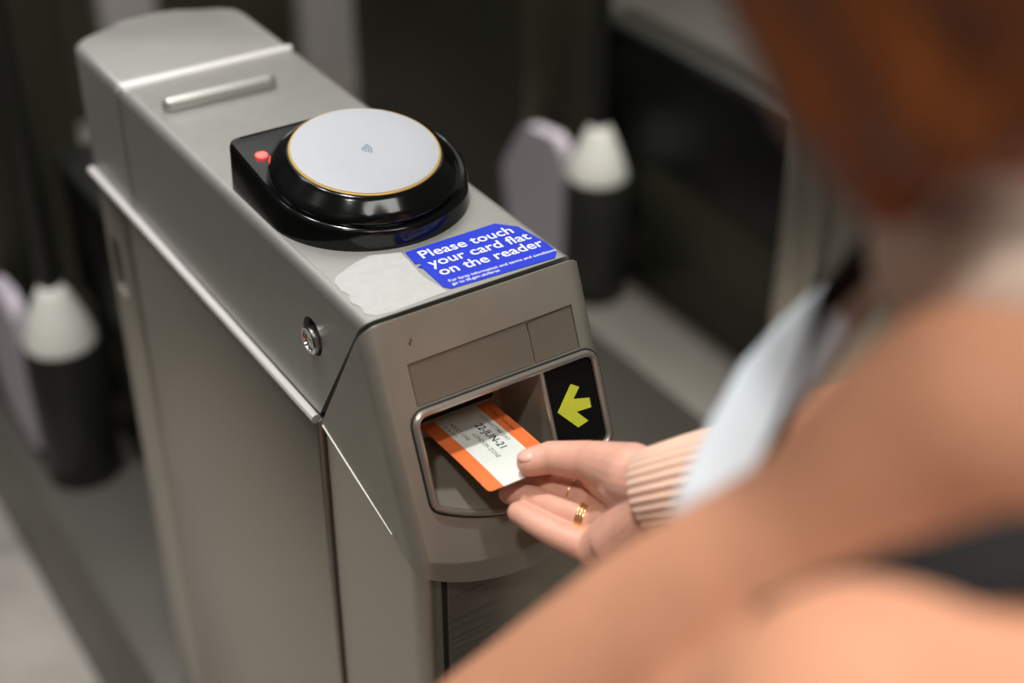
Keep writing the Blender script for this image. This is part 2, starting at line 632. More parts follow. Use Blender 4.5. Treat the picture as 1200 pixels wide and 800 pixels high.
    tube(bm, [G(-0.0032, 0.084, 0.8535), G(-0.0032, 0.02, 0.8335), G(-0.0032, -0.035, 0.8165)], [0.0010 * S, 0.0010 * S, 0.0004 * S], up=(1, 0, 0))
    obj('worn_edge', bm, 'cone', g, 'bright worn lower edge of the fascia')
    # small dark scuffs on the fascia
    bm = bmesh.new()
    for (x, s, l, w) in ((0.0365, 0.0225, 0.0016, 0.0006), (0.0352, 0.0250, 0.0013, 0.0008)):
        loft(bm, [[F(x - w, s - l, n), F(x + w, s - l * .6, n), F(x + w * .6, s + l, n), F(x - w, s + l * .7, n)] for n in (0.0, 0.0003)])
    obj('scuff_mark', bm, 'core', g, smooth=0)
    # --- column below the fascia
    bm = bmesh.new()
    outl = rounded_poly([(0.001, 0.087), (0.001, -0.0715), (0.203, -0.0715), (0.203, 0.087)], [0, 0.016, 0.016, 0], 6)
    tops = []
    for p in outl:
        tops.append(0.858 - max(0, (0.087 - p[1])) * 0.30)
    lo = [G(p[0], p[1], 0.002) for p in outl]
    hi = [G(p[0], p[1], t - 0.008) for p, t in zip(outl, tops)]
    loft(bm, [lo, hi])
    obj('front_column', bm, 'steel', g)
    bm = bmesh.new()
    box(bm, 0.026, 0.18, -0.0735, -0.070, 0.03, 0.80, 0.0008, 2)
    obj('front_door', bm, 'steel', g)
    bm = bmesh.new()
    box(bm, 0.0215, 0.0255, -0.0722, -0.070, 0.03, 0.80)
    obj('door_gap', bm, 'core', g, smooth=0)
    # --- grip rib on the top
    bm = bmesh.new()
    a, b = G(0.021, 0.452, 1.005), G(0.138, 0.449, 1.005)
    d = (b - a).normalized()
    capsule(bm, a + d * 0.005, 0.0066, b - d * 0.005, 0.0066, 20)
    obj('grip_rib', bm, 'frame' if False else 'top', g)
    # --- lock
    bm = bmesh.new()
    T = lambda v: lc + Vector((-v.z, v.y, -v.x))
    lathe(bm, [(0.0165 * S, -0.012), (0.0165 * S, -0.010)], 40, T)
    lk = obj('key_lock', bm, 'hole', g, 'round key lock in the side')
    bm = bmesh.new()
    lcb = lc + Vector((0, -0.001, -0.0015))
    T2 = lambda v: lcb + Vector((-v.z, v.y, -v.x))
    lathe(bm, [(0.0125 * S, -0.010), (0.0125 * S, 0.0035), (0.0115 * S, 0.0045), (0.0095 * S, 0.0045), (0.0090 * S, 0.0030), (0.002 * S, 0.0032)], 40, T2)
    box(bm, -0.0008, 0.0008, -0.0045, 0.0045, 0.0, 0.0004, T=lambda x, y, z: lcb + Vector((-0.0031 - z, y * .8, x)))
    obj('lock_barrel', bm, 'chrome', lk)
    # --- card reader
    tz = lambda y: 1.0172 + (y - 0.09) * 0.16
    bm = bmesh.new()
    cx, cy, R0 = 0.1, 0.18, 0.09
    outl = []
    for i in range(49):
        a = PI + 1.5 * PI * i / 48
        outl.append((cx + R0 * math.cos(a), cy + R0 * math.sin(a)))
    rc = 0.010
    for i in range(7):
        a = PI / 2 + PI / 2 * i / 6
        outl.append((cx - R0 + rc + rc * math.cos(a), cy + R0 - rc + rc * math.sin(a)))
    sc = lambda p, k: (cx + (p[0] - cx) * k, cy + (p[1] - cy) * k)
    loft(bm, [[G(*sc(p, 1.012), 0.9995) for p in outl], [G(*sc(p, 1.0), tz(p[1]) - 0.004) for p in outl],
              [G(*sc(p, 0.99), tz(p[1]) - 0.001) for p in outl], [G(*sc(p, 0.97), tz(p[1])) for p in outl],
              [G(*sc(p, 0.945), tz(p[1]) - 0.0012) for p in outl]])
    rd = obj('card_reader', bm, 'blackgloss', g, 'glossy black round card reader with pale pad', smooth=50)
    tilt = Quaternion((1, 0, 0), math.atan(0.16))
    rc0 = Vector((cx, cy, tz(cy)))

    def RT(v):
        q = rc0 + tilt @ v
        return G(q.x, q.y, q.z)
    bm = bmesh.new()
    lathe(bm, [(0.0835, -0.003), (0.0835, 0.0015), (0.0825, 0.004), (0.078, 0.0085), (0.0705, 0.0150), (0.0680, 0.0172), (0.0665, 0.0178)], 96, RT)
    obj('reader_dome', bm, 'blackgloss', rd, smooth=60)
    bm = bmesh.new()
    lathe(bm, [(0.0662, 0.0172), (0.0662, 0.0186), (0.0654, 0.0192), (0.062, 0.0192)], 96, RT)
    obj('reader_ring', bm, 'gold', rd, 'thin gold ring around the pad')
    bm = bmesh.new()
    lathe(bm, [(0.0642, 0.018), (0.0642, 0.0196), (0.0632, 0.0200), (0.03, 0.0202)], 96, RT)
    obj('reader_pad', bm, 'pad', rd, 'pale grey round touch pad')
    bm = bmesh.new()
    for k, r in enumerate((0.0028, 0.0052, 0.0076, 0.0100)):
        inn, outr = [], []
        for i in range(13):
            a = math.radians(-38 + 76 * i / 12)
            inn.append((r * math.cos(a), r * math.sin(a)))
            outr.append(((r + 0.0012) * math.cos(a), (r + 0.0012) * math.sin(a)))
        lp = inn + outr[::-1]
        rot = math.radians(-8)
        q = [Vector((x * math.cos(rot) - y * math.sin(rot) - 0.0055, x * math.sin(rot) + y * math.cos(rot), 0)) for x, y in lp]
        loft(bm, [[RT(v + Vector((0, 0, h))) for v in q] for h in (0.0200, 0.0205)])
    obj('contactless_symbol', bm, 'symbol', rd, 'small blue-grey contactless waves', smooth=0)
    bm = bmesh.new()
    px, py = 0.0285, 0.236
    lathe(bm, [(0.0054, -0.001), (0.0054, 0.0004), (0.0045, 0.0012), (0.001, 0.0015)], 24, lambda v: G(px + v.x, py + v.y, tz(py) + v.z - 0.0005))
    obj('indicator_light', bm, 'red', rd, 'glowing red light')
    # --- stickers
    bm = bmesh.new()
    st = [(0.083, 0.0805), (0.0805, 0.0595), (0.0840, 0.0580), (0.0790, 0.0535), (0.0825, 0.0500), (0.0815, 0.0165), (0.0855, 0.0105), (0.183, 0.0055), (0.1895, 0.0125), (0.191, 0.030), (0.186, 0.066), (0.172, 0.0815)]
    st[2], st[3] = (0.0865, 0.0575), (0.0800, 0.0540)
    loft(bm, [[G(x, y, z) for x, y in st] for z in (1.0, 1.0006)])
    sk = obj('sticker', bm, 'blue', g, 'blue instruction sticker with white lettering', smooth=0)
    ang = math.atan2(0.0055 - 0.0105, 0.183 - 0.0855)

    def ST(ox, oy):
        ca, sa = math.cos(ang), math.sin(ang)
        return lambda v: Vector((ox * S + v.x * ca - v.y * sa, oy * S + v.x * sa + v.y * ca, Z0 + S * 1.0007 + v.z))
    bm = bmesh.new()
    for txt, ox, oy, sz, bo in (("Please touch", 0.0895, 0.0635, 0.0165, 0.00022), ("your card flat", 0.0895, 0.0475, 0.0165, 0.00022), ("on the reader", 0.0895, 0.0318, 0.0165, 0.00022),
                            ("For fares information and terms and conditions", 0.0895, 0.0195, 0.0050, 0.00005), ("go to tfl.gov.uk/fares", 0.0895, 0.0140, 0.0050, 0.00005)):
        t = text_mesh(txt, sz * S * 1.06, ST(ox, oy), bold=bo * S, depth=0.0001)
        merge(bm, t)
    obj('lettering', bm, 'white', sk, smooth=0)
    bm = bmesh.new()
    pts = []
    base = [(0.080, 0.083), (0.056, 0.0925), (0.040, 0.0885), (0.018, 0.078), (0.0115, 0.070), (0.0100, 0.055), (0.0128, 0.046), (0.0085, 0.036), (0.0118, 0.026), (0.010, 0.015), (0.016, 0.008), (0.030, 0.0055), (0.0815, 0.0085), (0.0785, 0.022), (0.0765, 0.040), (0.0780, 0.060)]
    for i, p in enumerate(base):
        q = base[(i + 1) % len(base)]
        pts.append(p)
        for k in (1, 2):
            t = k / 3
            j = 0.0009 if i in (3, 4, 5, 6, 7, 8, 9) else 0.0004
            pts.append((p[0] + (q[0] - p[0]) * t + random.uniform(-j, j), p[1] + (q[1] - p[1]) * t + random.uniform(-j, j)))
    loft(bm, [[G(x, y, z) for x, y in pts] for z in (1.0, 1.0004)])
    obj('sticker_residue', bm, 'residue', g, 'pale torn backing left by an older sticker', smooth=0)

    # --- plinth, pivot post and far pedestal of the same gate
    bm = bmesh.new()
    box(bm, -0.028, 0.225, -0.09, 2.3, -Z0 / S, 0.0, 0.003, 2)
    obj('plinth', bm, 'plinth', g)
    bm = bmesh.new()
    px, py = 0.063, 1.25
    lathe(bm, [(0.064, 0.0), (0.064, 0.262), (0.060, 0.268), (0.055, 0.268)], 48, lambda v: G(px + v.x, py + v.y, v.z))
    pv = obj('pivot_drum', bm, 'postdark', g, 'dark cylindrical pivot drum')
    bm = bmesh.new()
    lathe(bm, [(0.059, 0.266), (0.058, 0.276), (0.046, 0.312), (0.030, 0.352), (0.020, 0.372), (0.012, 0.378)], 48, lambda v: G(px + v.x, py + v.y, v.z))
    obj('cone_cap', bm, 'cone', pv, 'pale cone-shaped cap')
    bm = bmesh.new()
    lathe(bm, [(0.017, 0.36), (0.017, 0.96), (0.012, 0.965)], 24, lambda v: G(px + v.x, py + v.y, v.z))
    obj('pivot_post', bm, 'postdark', pv)
    bm = bmesh.new()
    fo = rounded_poly([(1.28, 0.03), (1.46, 0.03), (1.50, 0.20), (1.42, 0.325), (1.28, 0.345)], [0.02, 0.06, 0.06, 0.06, 0.03], 6)
    loft(bm, [[G(x, y, z) for y, z in fo] for x in (-0.002, 0.026)])
    bmesh.ops.bevel(bm, geom=[e for e in bm.edges if abs(e.verts[0].co.x - e.verts[1].co.x) < 1e-6], offset=0.005, segments=3, affect='EDGES')
    obj('paddle_flap', bm, 'flap', g, 'pale lavender padded flap folded back')
    bm = bmesh.new()
    box(bm, 0.15, 0.175, 0.69, 1.34, 0.0, 0.30, 0.002, 2)
    obj('infill_panel', bm, 'darksteel', g)
    bm = bmesh.new()
    box(bm, 0.135, 0.19, 0.69, 1.34, 0.302, 0.535, 0.004, 2)
    obj('infill_screen', bm, 'blackpanel', g, 'black upper screen between the pedestals')
    bm = bmesh.new()
    box(bm, 0.125, 0.20, 0.69, 1.34, 0.537, 0.558, 0.004, 2)
    obj('infill_rail', bm, 'postdark', g)
    bm = bmesh.new()
    box(bm, 0.0, GW, 1.42, 2.16, 0.0, 0.90, 0.008, 3)
    box(bm, -0.003, GW + .003, 1.42, 2.16, 0.903, 1.0, 0.008, 3)
    obj('far_pedestal', bm, 'darksteel', g)
    return g


g1 = make_gate()
g1['label'] = 'nearest silver ticket gate with round card reader, blue sticker and ticket in its slot'
g1['group'] = 'ticket gates'


def copy_tree(o, parent=None):
    c = o.copy()
    C.objects.link(c)
    if parent:
        c.parent = parent
        c.matrix_parent_inverse = o.matrix_parent_inverse
    for ch in list(o.children):
        copy_tree(ch, c)
    return c


g2 = copy_tree(g1)
g2.location = (1.085 * S, 0, 0)
g2['label'] = 'blurred dark ticket gate across the aisle, with white cone cap and folded lavender flap'

# ------------------------------------------------------------------ ticket
tk = thing('paper_ticket', 'orange and white paper train ticket held half inside the gate slot', 'ticket', (0.0685, -0.0775, 0.9552))
TW, TL = 0.0545, 0.0860


def tick(x, y, z=0.0):
    """x across (0..TW), y along from the held end; local to the ticket"""
    bend = 0.0012 * math.sin(PI * min(1, y / TL))
    return Vector((x - TW / 2, y, z + bend - 0.004 * y / TL))


def sheet(x0, x1, z0, z1, rl=0.0, rr=0.0):
    bm = bmesh.new()
    loops = []
    ny = 16
    for iy in range(ny + 1):
        y = TL * iy / ny
        if iy == 0:
            ys = [0.0, 0.0006, 0.0016, 0.003]
        else:
            ys = [y] if y > 0.0035 else []
        for yy in ys:
            a = x0 + (rl - math.sqrt(max(0, rl * rl - (rl - yy) ** 2)) if rl and yy < rl else 0)
            b = x1 - (rr - math.sqrt(max(0, rr * rr - (rr - yy) ** 2)) if rr and yy < rr else 0)
            loops.append([tick(a, yy, z0), tick(b, yy, z0), tick(b, yy, z1), tick(a, yy, z1)])
    loft(bm, loops)
    return bm


obj('card_face', sheet(0.0108, TW - 0.0108, -0.00012, 0.00012), 'ticket', tk, 'cream printed middle', smooth=0)
obj('orange_band', sheet(0.0, 0.0108, -0.00012, 0.00012, rl=0.003), 'orange', tk, smooth=0)
obj('orange_band', sheet(TW - 0.0108, TW, -0.00012, 0.00012, rr=0.003), 'orange', tk, smooth=0)


def ttext(rows, m, lab):
    bm = bmesh.new()
    for txt, x, y, sz, bo in rows:
        # reads from the slot towards the hand, tops of the letters to the right-hand edge
        t = text_mesh(txt, sz, lambda v: tick(x + v.y, y - v.x, 0.00016 + max(0, v.z) * 0.3), bold=bo, depth=0.00008)
        merge(bm, t)
    obj(lab, bm, m, tk, smooth=0)


ttext([("22-JUN-21", 0.0300, 0.0665, 0.0078, 0.00012)], 'ink', 'date_print')
ttext([("STD  ANYTIME DAY", 0.0385, 0.074, 0.0040, 0.00004), ("LONDON ZONE", 0.0230, 0.058, 0.0042, 0.00005), ("ADULT  ONE", 0.0170, 0.077, 0.0040, 0.00004), ("22-06  1415", 0.0125, 0.077, 0.0032, 0.0)], 'inkfaint', 'small_print')
ttext([("Class   Ticket type", TW - 0.0065, 0.075, 0.0038, 0.0)], 'inkorange', 'header_print')

# ------------------------------------------------------------------ camera basis for reading distances
CAM = Vector((-0.33937, -0.69030, 1.54830))
CR = Vector((0.839288, -0.543687, 0.000719))
CD = Vector((-0.300987, -0.465733, -0.832165))
CF = Vector((0.452772, 0.698210, -0.554527))

# ------------------------------------------------------------------ person
ps = thing('person', 'person in peach knit jumper, blurred from behind, holding a ticket in the gate', 'person', (0.07, -0.47, 0))


def pv_(x, y, z):
    return Vector((x - 0.07, y + 0.47, z))


def pc(seq):
    return [(*pv_(*p[:3]), p[3]) for p in seq]


# right hand: palm towards the camera, thumb on the ticket, fingers curled below it
WR = (0.1101, -0.1765, 0.9975)
EL = (0.2280, -0.3300, 1.1050)
HAND = bmesh.new()
fingers = {
    'thumb': [(0.1015, -0.1416, 0.9870, 0.0190), (0.0960, -0.1061, 0.9755, 0.0128), (0.0838, -0.0830, 0.9680, 0.0106), (0.0730, -0.0765, 0.9648, 0.0092)],
    'index': [(0.1077, -0.1074, 0.9522, 0.0105), (0.1014, -0.0793, 0.9428, 0.0088), (0.0934, -0.0667, 0.9423, 0.0079), (0.0857, -0.0602, 0.9446, 0.0070)],
    'middle': [(0.1009, -0.1154, 0.9456, 0.0106), (0.0889, -0.0849, 0.9420, 0.0092), (0.0840, -0.0699, 0.9390, 0.0083), (0.0780, -0.0590, 0.9365, 0.0072)],
    'ring': [(0.0928, -0.1250, 0.9398, 0.0102), (0.0780, -0.0955, 0.9390, 0.0090), (0.0716, -0.0775, 0.9380, 0.0081), (0.0645, -0.0650, 0.9353, 0.0073)],
    'little': [(0.0791, -0.1356, 0.9330, 0.0100), (0.0668, -0.1096, 0.9342, 0.0088), (0.0625, -0.0952, 0.9345, 0.0082), (0.0592, -0.0830, 0.9346, 0.0072)],
}
for k, seq in fingers.items():
    chain(HAND, pc(seq))
for k, r0 in (('index', 0.0135), ('middle', 0.0140), ('ring', 0.0140), ('little', 0.0125)):
    p = fingers[k][0]
    capsule(HAND, pv_(*WR), 0.0205, pv_(*p[:3]), p[3] * 1.12)
for a, b in (('index', 'middle'), ('middle', 'ring'), ('ring', 'little')):
    p, q = fingers[a][0], fingers[b][0]
    capsule(HAND, pv_(*p[:3]), 0.0098, pv_(*q[:3]), 0.0096)
capsule(HAND, pv_(*WR), 0.020, pv_(0.1005, -0.1430, 0.9850), 0.0185)                # ball of the thumb
capsule(HAND, pv_(0.0985, -0.1400, 0.9780), 0.0165, pv_(0.1000, -0.1120, 0.9670), 0.0120)   # web
capsule(HAND, pv_(*WR), 0.0195, pv_(0.0850, -0.1480, 0.9460), 0.0145)               # heel of the hand
capsule(HAND, pv_(*WR), 0.0205, pv_(0.1330, -0.2070, 1.0180), 0.0225)
HAND = remesh(HAND, 0.0010, 4, 0.5)

# the rest of the body
B = bmesh.new()
yaw = math.radians(14)
qz = Quaternion((0, 0, 1), yaw)
ball(B, pv_(0.07, -0.46, 1.17), (0.125, 0.080, 0.15), qz)
ball(B, pv_(0.07, -0.47, 0.98), (0.115, 0.08, 0.16), qz)
ball(B, pv_(0.07, -0.48, 0.84), (0.145, 0.10, 0.12), qz)
NB, HC = (0.066, -0.452, 1.30), (0.030, -0.372, 1.440)
LS, RS = (-0.020, -0.452, 1.248), (0.205, -0.405, 1.268)
LE, LW = (-0.098, -0.315, 1.035), (-0.070, -0.205, 0.845)
chain(B, pc([(*LS, 0.030), (*NB, 0.046), (*RS, 0.045)]))
chain(B, pc([(*NB, 0.050), (0.052, -0.412, 1.375, 0.044)]))
chain(B, pc([(*LS, 0.030), (-0.045, -0.412, 1.17, 0.034), (*LE, 0.034), (*LW, 0.023)]))
chain(B, pc([(*RS, 0.045), (*EL, 0.037), (0.1330, -0.2070, 1.0180, 0.0235)]))
for hx, hy, fx, fy in ((0.005, -0.497, -0.02, -0.50), (0.140, -0.463, 0.15, -0.45)):
    chain(B, pc([(hx, hy, 0.80, 0.078), ((hx + fx) / 2, (hy + fy) / 2 + 0.02, 0.44, 0.052), (fx, fy, 0.07, 0.035)]))
    capsule(B, pv_(fx, fy, 0.05), 0.035, pv_(fx - 0.02, fy + 0.14, 0.035), 0.028)
# left hand, relaxed
lw = Vector(LW)
ld = Vector((0.10, 0.30, -0.95)).normalized()
lx = Vector((0.25, 0.93, 0.32)).normalized()
chain(B, pc([(*lw, 0.022), (*(lw + ld * 0.06), 0.021)]))
HL = bmesh.new()
for i, (off, ln) in enumerate(((0.030, 0.070), (0.010, 0.078), (-0.010, 0.072), (-0.028, 0.056))):
    a = lw + ld * 0.075 + lx * off
    b = a + ld * ln * 0.5 + Vector((0.008, 0, 0))
    c = b + ld * ln * 0.5 + Vector((0.018, 0, 0.004))
    capsule(HL, pv_(*lw), 0.017, pv_(*a), 0.0100)
    chain(HL, pc([(*a, 0.0088), (*b, 0.0076), (*c, 0.0064)]))
t0 = lw + ld * 0.02 + lx * 0.02
t1 = t0 + ld * 0.03 + lx * 0.025 + Vector((0.008, 0, 0))
chain(HL, pc([(*t0, 0.0140), (*t1, 0.0105), (*(t1 + ld * 0.032 + lx * 0.006 + Vector((0.006, 0, 0))), 0.0078)]))
HL = remesh(HL, 0.0022, 4)
# head, bowed towards the ticket
pitch = math.radians(38)
hyaw = math.radians(8)
qh = Quaternion((0, 0, 1), hyaw) @ Quaternion((1, 0, 0), -pitch)
hc = pv_(*HC)


def H(x, y, z):
    return hc + qh @ Vector((x, y, z))


def hball(bm, x, y, z, r, q=None):
    ball(bm, H(x, y, z), r, qh @ (q or Quaternion()))


hball(B, 0, -0.008, 0.022, (0.070, 0.088, 0.088))
hball(B, 0, 0.022, -0.030, (0.055, 0.064, 0.075))
hball(B, 0, 0.052, -0.078, (0.026, 0.026, 0.022))
hball(B, 0, 0.075, -0.010, (0.028, 0.020, 0.05))
capsule(B, H(0, 0.086, 0.008), 0.006, H(0, 0.103, -0.026), 0.010)
for s in (-1, 1):
    hball(B, s * 0.012, 0.092, -0.030, (0.008, 0.008, 0.006))
    hball(B, s * 0.071, -0.006, -0.012, (0.009, 0.018, 0.030))
    hball(B, s * 0.036, 0.066, -0.028, (0.022, 0.018, 0.018))
    capsule(B, H(s * 0.016, 0.086, 0.022), 0.007, H(s * 0.046, 0.072, 0.020), 0.006)
hball(B, 0, 0.084, -0.056, (0.022, 0.010, 0.010))
B = remesh(B, 0.0045, 4)
merge(B, HAND)
merge(B, HL)
body = obj('body', B, 'skin', ps, smooth=180)
# eyes, lips
for s in (-1, 1):
    bm = bmesh.new()
    hball(bm, s * 0.031, 0.0705, 0.004, (0.0125, 0.0125, 0.0095))
    e = obj('eye', bm, 'eye', ps, smooth=180)
    bm = bmesh.new()
    hball(bm, s * 0.031, 0.0795, 0.002, (0.0052, 0.0045, 0.0052))
    obj('iris', bm, 'iris', e, smooth=180)
bm = bmesh.new()
hball(bm, 0, 0.089, -0.0525, (0.021, 0.007, 0.0042))
hball(bm, 0, 0.089, -0.0600, (0.018, 0.007, 0.0048))
obj('lips', bm, 'lip', ps, smooth=180)
# thumb nail
bm = bmesh.new()
tp = Vector(fingers['thumb'][3][:3]); td = (tp - Vector(fingers['thumb'][2][:3])).normalized()
nn = Vector((-0.15, -0.18, 0.97)); nn = (nn - td * nn.dot(td)).normalized()
ns = td.cross(nn)
qn = Matrix((ns, td, nn)).transposed().to_quaternion()
ball(bm, pv_(*(tp + td * 0.0008 + nn * 0.0072)), (0.0052, 0.0066, 0.0024), qn)
obj('thumb_nail', bm, 'nail', ps, smooth=180)
# rings
def finger_ring(f, t, rad, wire, n, gap, lab):
    a = Vector(fingers[f][0][:3]); b = Vector(fingers[f][1][:3])
    d = (b - a).normalized()
    u = d.cross(Vector((0, 0, 1))).normalized(); w = d.cross(u)
    bm = bmesh.new()
    for k in range(n):
        c = a + (b - a) * t + d * gap * (k - (n - 1) / 2)
        tube(bm, [pv_(*(c + u * rad * math.cos(2 * PI * i / 40) + w * rad * math.sin(2 * PI * i / 40))) for i in range(40)], wire, closed=True, n=8)
    obj('finger_ring', bm, 'ringgold', ps, lab, smooth=180)


finger_ring('ring', 0.33, 0.0103, 0.00085, 3, 0.0021, 'gold ring of three bands on the ring finger')
finger_ring('middle', 0.62, 0.0102, 0.0006, 1, 0, 'thin gold ring on the middle finger')

# hair: chin-length bob falling forward
bm = bmesh.new()
hball(bm, 0, -0.018, 0.032, (0.085, 0.098, 0.092))
for s in (-1, 1):
    chain(bm, [(*H(s * 0.066, 0.018, 0.050), 0.030), (*H(s * 0.082, 0.012, -0.02), 0.027), (*H(s * 0.078, 0.018, -0.070), 0.024), (*H(s * 0.070, 0.026, -0.100), 0.016)])
    chain(bm, [(*H(s * 0.055, -0.05, 0.02), 0.045), (*H(s * 0.066, -0.045, -0.045), 0.040), (*H(s * 0.062, -0.038, -0.085), 0.026)])
for s in (-1, 1):
    chain(bm, [(*H(s * 0.066, -0.012, 0.045), 0.036), (*H(s * 0.078, -0.012, -0.03), 0.034), (*H(s * 0.074, -0.008, -0.085), 0.024)])
chain(bm, [(*H(0, -0.07, 0.02), 0.045), (*H(0, -0.07, -0.045), 0.040), (*H(0, -0.062, -0.080), 0.026)])
hr = remesh(bm, 0.004, 12)
obj('hair', hr, 'hair', ps, 'auburn bob', smooth=180)

# jumper
bm = bmesh.new()
tor = [(0.795, 0.145, 0.108), (0.80, 0.152, 0.114), (0.83, 0.156, 0.117), (0.90, 0.150, 0.111), (1.00, 0.143, 0.104), (1.10, 0.146, 0.100), (1.18, 0.142, 0.094), (1.24, 0.122, 0.080), (1.285, 0.090, 0.060), (1.31, 0.06, 0.05)]
loft(bm, [[pv_(0.07, -0.478 + (z - 0.8) * 0.045, z) + qz @ Vector((ra * math.cos(2 * PI * k / 40), rb * math.sin(2 * PI * k / 40), 0)) for k in range(40)] for z, ra, rb in tor])
chain(bm, pc([(0.005, -0.465, 1.274, 0.042), (*NB, 0.054), (0.13, -0.43, 1.285, 0.052), (*RS, 0.052)]))
chain(bm, pc([(0.012, -0.467, 1.284, 0.042), (-0.011, -0.459, 1.275, 0.040), (-0.020, -0.447, 1.256, 0.039), (-0.036, -0.429, 1.203, 0.043), (-0.057, -0.382, 1.121, 0.055), (-0.100, -0.327, 1.030, 0.054), (*LW, 0.034)]))
chain(bm, pc([(0.00, -0.540, 1.208, 0.055), (-0.059, -0.535, 1.221, 0.050), (-0.096, -0.502, 1.216, 0.049), (-0.094, -0.464, 1.152, 0.048), (-0.093, -0.425, 1.078, 0.046), (-0.098, -0.340, 1.020, 0.046)]))
chain(bm, pc([(*RS, 0.056), (*EL, 0.047), (0.1400, -0.2155, 1.0250, 0.0335)]))
jm = remesh(bm, 0.005, 5)
ju = obj('jumper', jm, 'knit', ps, 'peach knit jumper', smooth=180)
# ribbed cuff of the right sleeve
bm = bmesh.new()
w0 = Vector(WR); ax = (Vector((0.1400, -0.2155, 1.0250)) - w0).normalized()
u = ax.cross(Vector((0, 0, 1))).normalized(); w = ax.cross(u)
loops = []
NR = 30
for h, rad, amp in ((-0.020, 0.0215, 0.0), (-0.0225, 0.0232, 0.0006), (-0.0205, 0.0252, 0.0009), (0.006, 0.0272, 0.0010), (0.026, 0.0285, 0.0010), (0.040, 0.0300, 0.0012), (0.052, 0.0315, 0.0006), (0.060, 0.0270, 0.0)):
    lp = []
    for i in range(NR * 8):
        a = 2 * PI * i / (NR * 8)
        rr = rad + amp * math.cos(NR * a)
        lp.append(pv_(*(w0 + ax * h + u * rr * math.cos(a) + w * rr * math.sin(a))))
    loops.append(lp)
loft(bm, loops)
obj('cuff', bm, 'cuff', ju, 'ribbed pale peach cuff', smooth=60)

# scarf end hanging in front of the chest
def ribbon(pts, wid, thk, side):
    bm = bmesh.new()
    loops = []
    N = len(pts)
    for i, p in enumerate(pts):
        p = Vector(p)
        a = Vector(pts[max(0, i - 1)]); b = Vector(pts[min(N - 1, i + 1)])
        d = (b - a).normalized()
        sd = Vector(side[i] if isinstance(side, list) else side)
        sd = (sd - d * sd.dot(d)).normalized()
        nr = d.cross(sd)
        wv = wid[i] if isinstance(wid, list) else wid
        lp = []
        for k in range(16):
            t = 2 * PI * k / 16
            c, s_ = math.cos(t), math.sin(t)
            lp.append(pv_(*(p + sd * wv * 0.5 * math.copysign(abs(c) ** 0.6, c) + nr * thk * 0.5 * math.copysign(abs(s_) ** 0.6, s_))))
        loops.append(lp)
    loft(bm, loops)
    return bm


bm = bmesh.new()
ring = []
for k in range(48):
    a = 2 * PI * k / 48
    ring.append(pv_(0.062 + 0.064 * math.cos(a), -0.438 + 0.056 * math.sin(a), 1.312 - 0.016 * math.sin(a)))
tube(bm, ring, 0.030, closed=True, n=14, rr=(0.020, 0.030), up=(0, 0, 1))
M['collar'] = mat('cream_peach_knit', (250, 224, 204), 0.85, bump=0.2, bscale=400)
obj('collar', bm, 'collar', ju, 'pale peach roll collar', smooth=180)
sc_pts = [(0.0678, -0.3422, 1.237), (0.0670, -0.3285, 1.2263), (0.0622, -0.3245, 1.2187), (0.0440, -0.3245, 1.204), (0.0240, -0.3260, 1.191), (0.0042, -0.3318, 1.1765), (-0.0150, -0.3395, 1.162), (-0.0280, -0.3470, 1.153)]
obj('scarf', ribbon(sc_pts, [0.018, 0.022, 0.025, 0.029, 0.030, 0.027, 0.026, 0.026], 0.009, (0.84, -0.54, 0.0)), 'scarf', ps, 'white scarf end hanging at the chest', smooth=180)
# trousers and shoes
bm = bmesh.new()
ball(bm, pv_(0.07, -0.48, 0.84), (0.153, 0.110, 0.10), qz)
for hx, hy, fx, fy in ((0.005, -0.497, -0.02, -0.50), (0.140, -0.463, 0.15, -0.45)):
    chain(bm, pc([(hx, hy, 0.80, 0.084), ((hx + fx) / 2, (hy + fy) / 2 + 0.02, 0.44, 0.062), (fx, fy, 0.12, 0.052)]))
obj('trousers', remesh(bm, 0.008, 3), 'denim', ps, smooth=180)
for fx, fy in ((-0.02, -0.50), (0.15, -0.45)):
    bm = bmesh.new()
    capsule(bm, pv_(fx, fy, 0.045), 0.045, pv_(fx - 0.025, fy + 0.165, 0.038), 0.036)
    sh = remesh(bm, 0.005, 3)
    for v in sh.verts:
        if v.co.z < 0.003:
            v.co.z = 0.003
    obj('shoe', sh, 'shoe', ps, smooth=60)

# cross-body bag
bg = thing('shoulder_bag', 'black cross-body bag, its strap pressed into the shoulder of the peach jumper', 'bag', (0.07, -0.47, 0))
bag_strap = [(0.205, -0.40, 1.324), (0.205, -0.455, 1.30), (0.15, -0.545, 1.245), (0.06, -0.580, 1.245), (0.0, -0.580, 1.274), (-0.030, -0.548, 1.286), (-0.064, -0.512, 1.281), (-0.080, -0.484, 1.254), (-0.085, -0.452, 1.215), (-0.100, -0.430, 1.10), (-0.165, -0.47, 0.98), (-0.170, -0.49, 0.90)]
obj('strap', ribbon(bag_strap, 0.024, 0.004, [(0.5, 0.0, 0.2), (0.8, 0.2, 0.3), (0.3, -0.3, 1)] + [(0, 0.2, 1), (0, 0.5, 1), (0.3, 0.8, 1), (0.5, 0.8, 0.6), (0.5, 0.8, 0.6), (0, 1, 0.6), (0, 1, 0.2), (0, 1, 0), (0, 1, 0)]), 'blackfab', bg, smooth=180)
bag_front = [(0.205, -0.40, 1.325), (0.17, -0.358, 1.285), (0.08, -0.342, 1.272), (0.00, -0.372, 1.265), (-0.03, -0.380, 1.20), (-0.05, -0.36, 1.08), (-0.15, -0.42, 0.98), (-0.170, -0.47, 0.90)]
